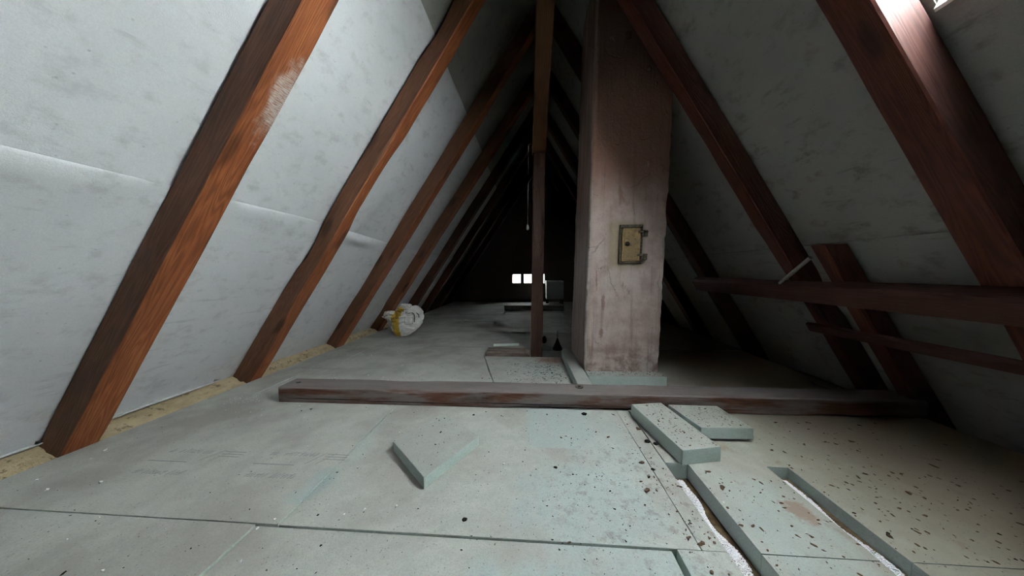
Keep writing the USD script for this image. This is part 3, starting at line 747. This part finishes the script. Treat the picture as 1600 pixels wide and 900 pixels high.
# ------------------------------------------------------------------ chimney
CX, CY, CW, CD = .430, 2.252, .600, .700
ch = thing('chimney', 'rough plastered pinkish chimney stack rising through the roof', 'chimney', (CX, CY, 0))
def chimney_mesh():
    m = trimesh.creation.box((CW, CD, 4.6)); m.apply_translation((CW / 2, CD / 2, 4.6 / 2 - .085))
    # grid faces
    nx, ny, nz = 16, 18, 110
    v, f = [], []
    def face(o, a, b, na, nb):
        i0 = len(v)
        for i in range(na + 1):
            for j in range(nb + 1): v.append(np.array(o) + np.array(a) * i / na + np.array(b) * j / nb)
        for i in range(na):
            for j in range(nb):
                p = i0 + i * (nb + 1) + j
                f.append((p, p + nb + 1, p + nb + 2)); f.append((p, p + nb + 2, p + 1))
    Hh, z0 = 4.6, -.085
    face((0, 0, z0), (CW, 0, 0), (0, 0, Hh), nx, nz); face((CW, 0, z0), (0, CD, 0), (0, 0, Hh), ny, nz)
    face((CW, CD, z0), (-CW, 0, 0), (0, 0, Hh), nx, nz); face((0, CD, z0), (0, -CD, 0), (0, 0, Hh), ny, nz)
    face((0, 0, z0 + Hh), (CW, 0, 0), (0, CD, 0), nx, ny); face((0, CD, z0), (CW, 0, 0), (0, -CD, 0), nx, ny)
    m = trimesh.Trimesh(np.array(v), np.array(f), process=False); m.merge_vertices()
    V = m.vertices.copy()
    nrm = np.zeros_like(V)
    ex = np.where(V[:, 0] < 1e-6, -1, np.where(V[:, 0] > CW - 1e-6, 1, 0)); ey = np.where(V[:, 1] < 1e-6, -1, np.where(V[:, 1] > CD - 1e-6, 1, 0))
    nrm[:, 0], nrm[:, 1] = ex, ey
    low = (fbm(V * 2.2, 3, 3) - .5) * .012; edge = np.abs(ex) + np.abs(ey) > 1
    chip = np.where(edge, -.003 - .014 * np.clip(fbm(V * np.array([1, 1, 14.]), 3, 7) - .42, 0, 1) * 2, 0)
    V = V + nrm * (low + chip + (fbm(V * 14, 2, 5) - .5) * .004)[:, None]
    V[:, 0] += LEAN * V[:, 2]
    m.vertices = V
    return m
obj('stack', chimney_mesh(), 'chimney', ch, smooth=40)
# soot door
DX, DZ = .246, .937
dd = -.004
tilt = frame_matrix((DX + LEAN * DZ - .006, 0, DZ), (1, 0, 0.), (0, 1, 0), (LEAN * .7, 0, 1))
def dp(m): m = m.copy(); m.apply_transform(tilt); return m
W_, H_ = .176, .305
obj('door_frame', dp(cat_([bx(0, W_, -.020, .02, 0, .014, .003), bx(0, W_, -.020, .02, H_ - .022, H_, .003), bx(0, .015, -.020, .02, .014, H_ - .022, .003), bx(W_ - .013, W_, -.020, .02, .014, H_ - .022, .003)])), 'frame', ch, smooth=30)
leaf = obj('soot_door', dp(cat_([bx(.019, W_ - .018, -.026, .0, .018, H_ - .026, .004), bx(.032, W_ - .030, -.029, -.02, .032, H_ - .042, .003)])), 'door', ch, label='small ochre iron soot door', smooth=30)
kn = lathe([(0, 0), (.011, 0), (.011, .008), (.017, .012), (.018, .019), (.013, .025), (.006, .027), (.006, .031), (0, .031)], 20)
kn.apply_transform(trimesh.transformations.rotation_matrix(math.pi / 2, (1, 0, 0))); kn.apply_translation((.052, -.028, .152))
obj('knob', dp(kn), 'black', leaf, smooth=40)
for hz in (.055, .235):
    h = cat_([cyl((W_ + .020, -.026, hz - .024), (W_ + .020, -.026, hz + .006), .015, 16), cyl((W_ + .020, -.026, hz + .008), (W_ + .020, -.026, hz + .020), .017, 16), bx(W_ - .040, W_ + .016, -.033, -.025, hz + .004, hz + .020, .002), bx(W_ - .01, W_ + .02, -.026, .01, hz - .022, hz + .012, .002)])
    obj('hinge', dp(h), 'frame', ch, smooth=40)
for k, (x, z, s) in enumerate(((.743, 2.66, .022), (.900, 2.41, .018), (.955, 2.30, .012))):
    m = trimesh.creation.icosphere(2, 1.); m.vertices *= (1 + .5 * (fbm(m.vertices * 2.4, 3, k) - .5))[:, None]; m.apply_scale((s, s * .6, s * 1.2)); m.apply_translation((x - CX, -.004, z))
    obj('mortar_dab', m, 'chimney', ch, smooth=60)

# ------------------------------------------------------------------ mineral wool along the left eaves, bay by bay
def wool(y0, y1, seed, label, side='L'):
    ny, nx = max(8, int((y1 - y0) / .010)), 16
    V = []
    for i in range(ny + 1):
        y = y0 + (y1 - y0) * i / ny
        for j in range(nx + 1):
            s = j / nx
            x = -2.268 - s * (.137 / .829 + .0 - .006)
            z = -.012 + .050 * s ** .7
            n = fbm(np.array([[x * 9, y * 7, 0]]), 4, seed)[0] - .5
            n2_ = fbm(np.array([[x * 34, y * 26, 2.]]), 3, seed + 4)[0] - .5
            z += (.050 * n + .030 * n2_ - .03 * max(0, n2_ - .12)) * math.sin(math.pi * min(1, s * 1.2 + .12)) + .012 * s
            V.append((x + (.012 * (fbm(np.array([[y * 9, 3., 0]]), 3, seed + 2)[0] - .5) if j == 0 else 0) + .045 * n * (.3 if j else 0) * (1 - s) + .559 / .829 * max(0, z) * (1 if j == nx else s), y, z))
    top = np.array(V); bot = top.copy(); bot[:, 2] = -.083
    idx = np.arange(len(top)).reshape(ny + 1, nx + 1)
    q = np.stack([idx[:-1, :-1], idx[1:, :-1], idx[1:, 1:], idx[:-1, 1:]], -1).reshape(-1, 4)
    f = np.vstack([q[:, [0, 1, 2]], q[:, [0, 2, 3]]])
    N = len(top); e = np.vstack([f[:, [0, 1]], f[:, [1, 2]], f[:, [2, 0]]])
    es = np.sort(e, 1); _, inv, cnt = np.unique(es, axis=0, return_inverse=True, return_counts=True); be = e[cnt[inv.ravel()] == 1]
    rim = np.vstack([np.c_[be[:, 1], be[:, 0], be[:, 0] + N], np.c_[be[:, 1], be[:, 0] + N, be[:, 1] + N]])
    m = trimesh.Trimesh(np.vstack([top, bot]), np.vstack([f, f[:, ::-1] + N, rim]), process=False); m.fix_normals()
    return obj('mineral_wool', m, 'wool', None, label, 'insulation wool', 'wool strips along the left eaves', smooth=60)
wl = [(.37, 1.131, 'strip of tan mineral wool at the eaves left of the nearest left rafter'), (1.259, 2.013, 'strip of tan mineral wool between the nearest and second left rafters'),
      (2.146, 3.030, 'strip of tan mineral wool between the second and third left rafters'), (3.168, 3.931, 'strip of tan mineral wool between the third and fourth left rafters'),
      (4.071, 4.838, 'strip of mineral wool behind the paper bag')]
for k, (a, b, l) in enumerate(wl): wool(a, b, 140 + k, l)
# loose white hem of the underlay lying on the wool
def hem(y0, y1, seed, label):
    ys = np.linspace(y0, y1, 24); V = []
    for y in ys:
        k = fbm(np.array([[y * 4, 1, 0]]), 3, seed)[0]
        for s, (dx, dz) in enumerate(((.0, .055), (.016, .040), (.030, .034 + .012 * k), (.040 + .02 * k, .040 + .02 * k), (.040 + .02 * k, .037 + .02 * k), (.028, .028 + .012 * k), (.012, .034), (-.004, .05))):
            V.append((-2.425 + dx * 1.7, y, dz * 1.35 + .004))
    n = 8; V = np.array(V); F = []
    for i in range(len(ys) - 1):
        for j in range(n):
            a, b = i * n + j, i * n + (j + 1) % n
            F += [(a, b, b + n), (a, b + n, a + n)]
    for e in (0, len(ys) - 1):
        for j in range(1, n - 1): F.append((e * n, e * n + j, e * n + j + 1) if e else (e * n, e * n + j + 1, e * n + j))
    m = trimesh.Trimesh(V, np.array(F), process=False); m.fix_normals()
    return obj('membrane_hem', m, 'membrane', ceiling, smooth=40)
hem(.40, 1.125, 1, ''); hem(1.30, 1.88, 2, '')

# ------------------------------------------------------------------ paper bag
bag = thing('paper_bag', 'half-empty white paper bag with a yellow stripe and rolled-down top', 'bag', (-1.755, 3.715, -.003))
BZ = np.array([0, .06, .10, .16, .22, .285, .32, .36, .39, .41, .42])
BL = np.array([-.125, -.158, -.178, -.205, -.233, -.258, -.205, -.075, .040, .105, .150])
BR = np.array([.060, .140, .185, .232, .253, .260, .255, .235, .205, .180, .155])
BB = np.array([.085, .115, .130, .142, .145, .135, .120, .095, .065, .040, .006])
def bag_point(th, z):
    xl, xr, bb = (np.interp(z, BZ, q) for q in (BL, BR, BB))
    c, s_ = np.cos(th), np.sin(th)
    return np.stack([(xl + xr) / 2 + (xr - xl) / 2 * np.sign(c) * np.abs(c) ** .75, bb * np.sign(s_) * np.abs(s_) ** .75, z], -1)
def bag_wrinkle(p):
    k = np.clip(p[..., 2] / .08, .15, 1)
    return (.026 * (fbm(p * np.array([8, 8, 13]), 4, 31) - .5) + .016 * (.5 - np.abs(fbm(p * np.array([13, 9, 20]), 3, 44) - .5) * 4)) * k
nu, nv = 120, 44
zz = np.interp(np.linspace(0, 1, nv + 1), [0, .85, 1], [0, .37, .42])
TH, ZZ = np.meshgrid(np.linspace(0, 2 * np.pi, nu, endpoint=False), zz)
for r_ in range(nv + 1):                                             # two columns follow the printed stripe
    xl, xr = np.interp(zz[r_], BZ, BL), np.interp(zz[r_], BZ, BR); c_, a_ = (xl + xr) / 2, (xr - xl) / 2
    t1, t2 = (2 * np.pi - np.arccos(np.sign(k_) * min(abs(k_), .999) ** (1 / .75)) for k_ in ((-.115 - c_) / a_, (-.018 - c_) / a_))
    t1 = max(t1, np.pi + .05); t2 = max(t2, t1 + .03)
    TH[r_] = np.interp(np.arange(nu), [0, 60, 72, 88, nu], [0, np.pi, t1, t2, 2 * np.pi])
BP = bag_point(TH, ZZ)
bd = np.stack([BP[..., 0] - .02, BP[..., 1] * 1.6, BP[..., 2] * 0 + .02], -1); bd /= np.linalg.norm(bd, axis=-1, keepdims=True)
BP = BP + bd * bag_wrinkle(BP)[..., None]
BP[..., 2] = np.maximum(BP[..., 2], 0)
vb = np.vstack([BP.reshape(-1, 3), BP[0].mean(0), BP[-1].mean(0)])
idx = np.arange(nu * (nv + 1)).reshape(nv + 1, nu); nx_ = np.roll(idx, -1, 1)
fb = np.vstack([np.stack([idx[:-1], nx_[:-1], nx_[1:]], -1).reshape(-1, 3), np.stack([idx[:-1], nx_[1:], idx[1:]], -1).reshape(-1, 3),
                np.stack([np.full(nu, len(vb) - 2), nx_[0], idx[0]], -1), np.stack([np.full(nu, len(vb) - 1), idx[-1], nx_[-1]], -1)])
fc = vb[fb].mean(1)
ci_ = np.arange(len(fb)) % nu; on_stripe = (ci_ >= 72) & (ci_ < 88) & (np.arange(len(fb)) < 2 * nu * nv) & (fc[:, 2] < .36)
for nm, sel, mt_, lb in (('paper', ~on_stripe, 'bag', None), ('stripe', on_stripe, 'bag_yellow', 'yellow printed stripe')):
    m = trimesh.Trimesh(vb, fb[sel], process=False); m.remove_unreferenced_vertices(); obj(nm, m, mt_, bag, label=lb, smooth=50)
front = BP.reshape(-1, 3); front = front[front[:, 1] < 0]
def front_y(x, z):
    d_ = (front[:, 0] - x) ** 2 + (front[:, 2] - z) ** 2
    k = np.argsort(d_)[:4]; w = 1 / (d_[k] + 1e-5)
    return float((front[k, 1] * w).sum() / w.sum())
def ink(pts, r):
    pts = np.array(pts, float); q = []
    for a_, b_ in zip(pts[:-1], pts[1:]):
        q += [a_ + (b_ - a_) * t_ for t_ in np.linspace(0, 1, max(2, int(np.linalg.norm(b_ - a_) / .012)))]
    q = [(x, front_y(x, z) - .0005, z) for x, z in q]
    return cat_([cyl(a_, b_, r, 6) for a_, b_ in zip(q[:-1], q[1:]) if np.linalg.norm(np.subtract(a_, b_)) > 1e-5])
obj('printed_frame', ink([(.060, .285), (.065, .180), (.165, .185), (.170, .285)], .0022), 'bag_grey', bag)
obj('printed_mark', cat_([ink([(.150, .330), (.178, .315), (.190, .270), (.182, .205)], .008), ink([(.095, .322), (.150, .330)], .005), ink([(.205, .330), (.232, .300), (.236, .262)], .006)]), 'bag_grey', bag)
obj('printed_letter', cat_([ink([(.058 + k * .02, .315), (.066 + k * .02, .345)], .005) for k in range(2)] + [ink([(.085, .300), (.165, .305)], .0025)]), 'bag_grey', bag)
# the top edge of the bag folded outwards over its front, and the crumpled knot behind it
tu = np.linspace(0, 1, 40); tv = np.linspace(0, 1, 14)
top_ = np.c_[np.interp(tu, [0, .35, .7, 1], [-.262, -.165, -.055, .050]), np.interp(tu, [0, .35, .7, 1], [.290, .325, .372, .395])]
low_ = np.c_[np.interp(tu, [0, .3, .48, .72, 1], [-.258, -.170, -.105, -.005, .062]), np.interp(tu, [0, .3, .48, .72, 1], [.272, .225, .195, .240, .320])]
V = []
for i, u in enumerate(tu):
    for j, v in enumerate(tv):
        x, z = top_[i] * (1 - v) + low_[i] * v
        yb_ = -.100 - .035 * math.sin(math.pi * min(1, v * .9 + .1)) - .030 * v
        p_ = np.array([x, yb_, z]); n_ = fbm(p_[None] * np.array([22, 9, 26]), 4, 52)[0] - .5
        V.append(p_ + np.array([0, -1, .25]) * .050 * n_ + np.array([0, .05 * (1 - v) ** 2, 0]))
V = np.array(V); I = np.arange(len(V)).reshape(40, 14)
q = np.stack([I[:-1, :-1], I[:-1, 1:], I[1:, 1:], I[1:, :-1]], -1).reshape(-1, 4)
F = np.vstack([q[:, [0, 1, 2]], q[:, [0, 2, 3]]]); cx_ = V[F].mean(1)
th_ = np.array([0, .010, -.003])
def shell(sel):
    f_ = F[sel]; N_ = len(V); e = np.vstack([f_[:, [0, 1]], f_[:, [1, 2]], f_[:, [2, 0]]])
    _, inv, cnt = np.unique(np.sort(e, 1), axis=0, return_inverse=True, return_counts=True); be = e[cnt[inv.ravel()] == 1]
    m = trimesh.Trimesh(np.vstack([V, V + th_]), np.vstack([f_, f_[:, ::-1] + N_, np.c_[be[:, 1], be[:, 0], be[:, 0] + N_], np.c_[be[:, 1], be[:, 0] + N_, be[:, 1] + N_]]), process=False)
    m.remove_unreferenced_vertices(); return m
yel = (cx_[:, 0] > -.125) & (cx_[:, 0] < .020 - (.40 - cx_[:, 2]) * .1) & (cx_[:, 2] < .355)
obj('folded_rim', shell(~yel), 'bag', bag, smooth=60)
obj('folded_rim', shell(yel), 'bag_yellow', bag, label='yellow part of the folded rim', smooth=60)
obj('lining_shadow', cat_([cyl((a_[0], -.112, a_[1] + .012), (b_[0], -.112, b_[1] + .012), .014, 8) for a_, b_ in zip(low_[2:30:3], low_[5:33:3])]), 'bag_inside', bag, label='brown inner paper under the fold with its shadow painted in')  # brown strip also stands for the shadow under the fold
def knot(c, r, seed, mt_, nm, lb=None):
    m = trimesh.creation.icosphere(4, 1.); w = m.vertices.copy()
    m.vertices *= (1 + .8 * (fbm(w * 1.6 + seed, 3, seed) - .5) + .25 * (.25 - np.abs(fbm(w * 2.2 + seed, 2, seed + 3) - .5) * 2))[:, None]
    m.apply_scale(r); m.apply_translation(c); obj(nm, m, mt_, bag, label=lb, smooth=50)
knot((.045, -.055, .400), (.078, .060, .050), 61, 'bag', 'crumpled_top')
knot((.000, -.085, .375), (.055, .040, .040), 62, 'bag_yellow', 'crumpled_top', 'yellow part of the crumpled top')
knot((-.170, -.085, .315), (.085, .040, .034), 63, 'bag', 'crumpled_top')
def fold_y(x, z):
    d_ = (V[:, 0] - x) ** 2 + (V[:, 2] - z) ** 2; return float(V[np.argmin(d_), 1])
lt = []
for k, (x, z) in enumerate(((-.105, .240), (-.078, .252), (-.050, .272))):
    ring = [(x + .012 * math.cos(w), z + .017 * math.sin(w)) for w in np.linspace(.7 + k * .9, 5.4 + k * .5, 12)]
    ring = [(a_, fold_y(a_, b_) - .003, b_) for a_, b_ in ring]
    lt += [cyl(a_, b_, .0036, 6) for a_, b_ in zip(ring[:-1], ring[1:])]
for x0_, z0_, x1_, z1_ in ((-.225, .285, -.215, .262), (-.222, .283, -.190, .290), (.035, .352, .052, .360)):
    pp_ = [(x0_ + (x1_ - x0_) * t_, z0_ + (z1_ - z0_) * t_) for t_ in np.linspace(0, 1, 4)]
    pp_ = [(a_, fold_y(a_, b_) - .003, b_) for a_, b_ in pp_]; lt += [cyl(a_, b_, .004, 6) for a_, b_ in zip(pp_[:-1], pp_[1:])]
obj('printed_letter', cat_(lt), 'black', bag, label='black printed letters on the fold', kind='stuff')

# ------------------------------------------------------------------ far end: low pallet and a grey box
pl = thing('pallet', 'low pale pallet on the floor below the far windows', 'pallet', (-.60, 6.22, 0))
for y in (.0, .18, .36):
    obj('runner', bx(0, 1.36, y, y + .07, 0, .045, .004), 'pale_wood', pl)
for k in range(4):
    obj('slat', bx(0, 1.36, .0 + k * .112, .09 + k * .112, .045, .110, .004), 'pale_wood', pl)
gb = thing('storage_box', 'plain grey box on legs at the far right beside the windows', 'box', (.40, 6.85, 0))
obj('body', bx(0, .42, 0, .5, .19, .615, .006), 'grey_box', gb)
obj('lid', bx(-.006, .426, -.006, .506, .617, .635, .004), 'grey_box', gb)
for x in (.01, .37):
    for y in (.01, .45): obj('leg', bx(x, x + .04, y, y + .04, 0, .19, .003), 'black', gb)

# loop of dark cable on the floor at the right eaves
th = np.linspace(.15, math.pi * 1.9, 40)
pts = np.c_[.13 * np.cos(th), .05 * np.sin(th * .5) * 0 + .02 * np.cos(th * 2), .012 + .075 * (np.sin(th * .5) ** 2)]
m = cat_([cyl(a, b, .008, 8) for a, b in zip(pts[:-1], pts[1:])])
obj('cable_loop', m, 'dark_strut', None, 'loop of grey cable on the floor behind the beam at the right', 'cable', xf=frame_matrix((2.12, 2.02, -.004), (1, 0, 0), (0, 1, 0), (0, 0, 1)))

# ------------------------------------------------------------------ crumbs and soot
def crumbs(pts, sizes, seed, flat=.45, elong=1.6, top=None):
    r = np.random.default_rng(seed)
    ico = trimesh.creation.icosahedron(); base = np.array(ico.vertices)
    F = np.array(ico.faces)
    V, Fs = [], []
    for k, ((x, y, z), s) in enumerate(zip(pts, sizes)):
        a = r.uniform(0, 2 * math.pi); v = base * (1 + 1.1 * (r.random((12, 1)) - .5)); v[:, 0] *= r.uniform(1, elong); v[:, 2] *= flat
        c, q = math.cos(a), math.sin(a)
        v = np.c_[v[:, 0] * c - v[:, 1] * q, v[:, 0] * q + v[:, 1] * c, v[:, 2]] * s
        V.append(v + (x, y, z - v[:, 2].min() * .9)); Fs.append(F + 12 * k)
    return trimesh.Trimesh(np.vstack(V), np.vstack(Fs), process=False)
def blocked(x, y):
    return (.612 < x < .72 and y < 1.26) or (1.05 < x < 1.15 and y < 1.26) or (1.70 < y < 1.89) or (.30 < x < 1.06 and 1.89 < y < 2.98) or (2.82 < y < 3.05 and x > -.5) or (.435 < x < .47 and y < .86) or \
        (.60 < x < 1.15 and 1.22 < y < 1.72) or (-.69 < x < -.24 and 1.02 < y < 1.56)
def spread(n, seed, dens, x0, x1, y0, y1):
    r = np.random.default_rng(seed); out = []
    while len(out) < n:
        x, y = r.uniform(x0, x1), r.uniform(y0, y1)
        if not blocked(x, y) and r.random() < dens(x, y): out.append((x, y, -.001))
    return out
D_dark = lambda x, y: .25 + .75 * math.exp(-((x - .35) / .5) ** 2 - ((y - 1.0) / .6) ** 2)
p = spread(2400, 1, D_dark, -2.2, 2.2, .5, 3.6); s = np.random.default_rng(2).gamma(1.3, .0005, len(p)) + .0005
obj('dark_crumbs', crumbs(p, s, 3, elong=2.2), 'soot', None, 'tiny dark soot crumbs scattered over the whole floor', 'crumbs', kind='stuff')
D_br = lambda x, y: (.15 if x < .5 else 1.) * math.exp(-((y - 1.05) / .5) ** 2) * (1 if x < 1.9 else .4)
p = spread(1500, 5, D_br, .1, 2.2, .55, 1.7); s = np.random.default_rng(6).gamma(1.1, .0012, len(p)) + .0007
obj('bark_crumbs', crumbs(p, np.minimum(s, .013), 7, flat=.35, elong=2.2), 'crumb_brown', None, 'brown bark and mortar crumbs on the right part of the floor', 'crumbs', kind='stuff')
p = spread(700, 8, lambda x, y: math.exp(-((x - .12) / .25) ** 2 - ((y - 2.4) / .28) ** 2), -.5, .32, 1.95, 2.8); s = np.random.default_rng(9).gamma(1.2, .0009, len(p)) + .0008
obj('soot_flakes', crumbs(p, s, 10, flat=.3, elong=2.6), 'soot', None, 'soot flakes on the board between beam, post and chimney', 'crumbs', kind='stuff')
p = spread(110, 11, lambda x, y: 1 if x < -.3 else .25, -2.2, 1.2, .6, 3.2); s = np.random.default_rng(12).gamma(2., .0010, len(p)) + .0012
p += [(-1.99 + .2 * a, 1.72 + .14 * b, -.001) for a, b in np.random.default_rng(13).normal(0, .35, (36, 2)) if True]; s = np.r_[s, np.full(36, .0022)]
obj('foam_crumbs', crumbs(p, s, 14, flat=.8, elong=1.3), 'crumb_white', None, 'white foam crumbs strewn over the left floor', 'crumbs', kind='stuff')
# crumbs lying on top of the loose boards and the chimney foot
def on_top(name, poly, z, n, seed, smin, label, mat='crumb_brown', zf=None):
    r = np.random.default_rng(seed); P2 = Polygon(poly).buffer(-.012); x0, y0, x1, y1 = P2.bounds; out = []
    from shapely.geometry import Point
    while len(out) < n:
        x, y = r.uniform(x0, x1), r.uniform(y0, y1)
        if P2.contains(Point(x, y)): out.append((x, y, z if zf is None else zf(x, y)))
    s = r.gamma(1.3, .0006, n) + smin * .5
    obj(name, crumbs(out, s, seed + 1, flat=.4, elong=2.), mat, None, label, 'crumbs', kind='stuff')
on_top('board_crumbs', [(.683, 1.242), (.873, 1.280), (.800, 1.700), (.612, 1.672)], .0715, 420, 21, .0012, 'crumbs lying on the thick narrow offcut')
on_top('board_crumbs', [(.876, 1.432), (1.138, 1.440), (1.128, 1.702), (.842, 1.702)], .060, 260, 23, .0012, 'crumbs lying on the wider offcut beside the beam', zf=lambda x, y: .0732 - .05 * (y - 1.437))
on_top('board_crumbs', [(-.673, 1.262), (-.431, 1.040), (-.259, 1.334), (-.520, 1.545)], .0495, 70, 25, .0009, 'crumbs lying on the square offcut at the left', 'soot')
on_top('board_crumbs', [(.448, 2.115), (1.042, 2.135), (1.036, 2.240), (.446, 2.240)], .0695, 260, 27, .0024, 'soot and crumbs along the front of the chimney foot', 'crumb_brown')
lumps = [(.603, 1.413, .014, 'larger black soot lump left of the narrow offcut'), (.634, 1.392, .012, 'smaller black soot lump next to the larger one by the narrow offcut'), (.330, 1.672, .015, 'flat black soot lump close in front of the beam'),
         (-.235, .916, .009, 'lone dark lump near the front floor joint'), (.542, 1.211, .008, 'black lump on the joint left of the left channel'), (.112, 1.198, .008, 'dark lump in the middle of the wiped floor patch'), (-.350, 1.626, .007, 'dark lump between the square offcut and the beam')]
for k, (x, y, s, l) in enumerate(lumps):
    m = trimesh.creation.icosphere(2, 1.); m.vertices *= (1 + .9 * (fbm(m.vertices * 2.1 + k * 5, 3, k) - .5))[:, None]; m.apply_scale((s * 1.0, s * .8, s * .45)); m.apply_translation((0, 0, -m.bounds[0, 2] - .001))
    obj('soot_lump', m, 'soot', None, l, 'soot lump', 'black soot lumps on the boards', smooth=40, xf=frame_matrix((x, y, -.004 if x < .54 else (-.003 if x < .617 else 0)), (1, 0, 0), (0, 1, 0), (0, 0, 1)))
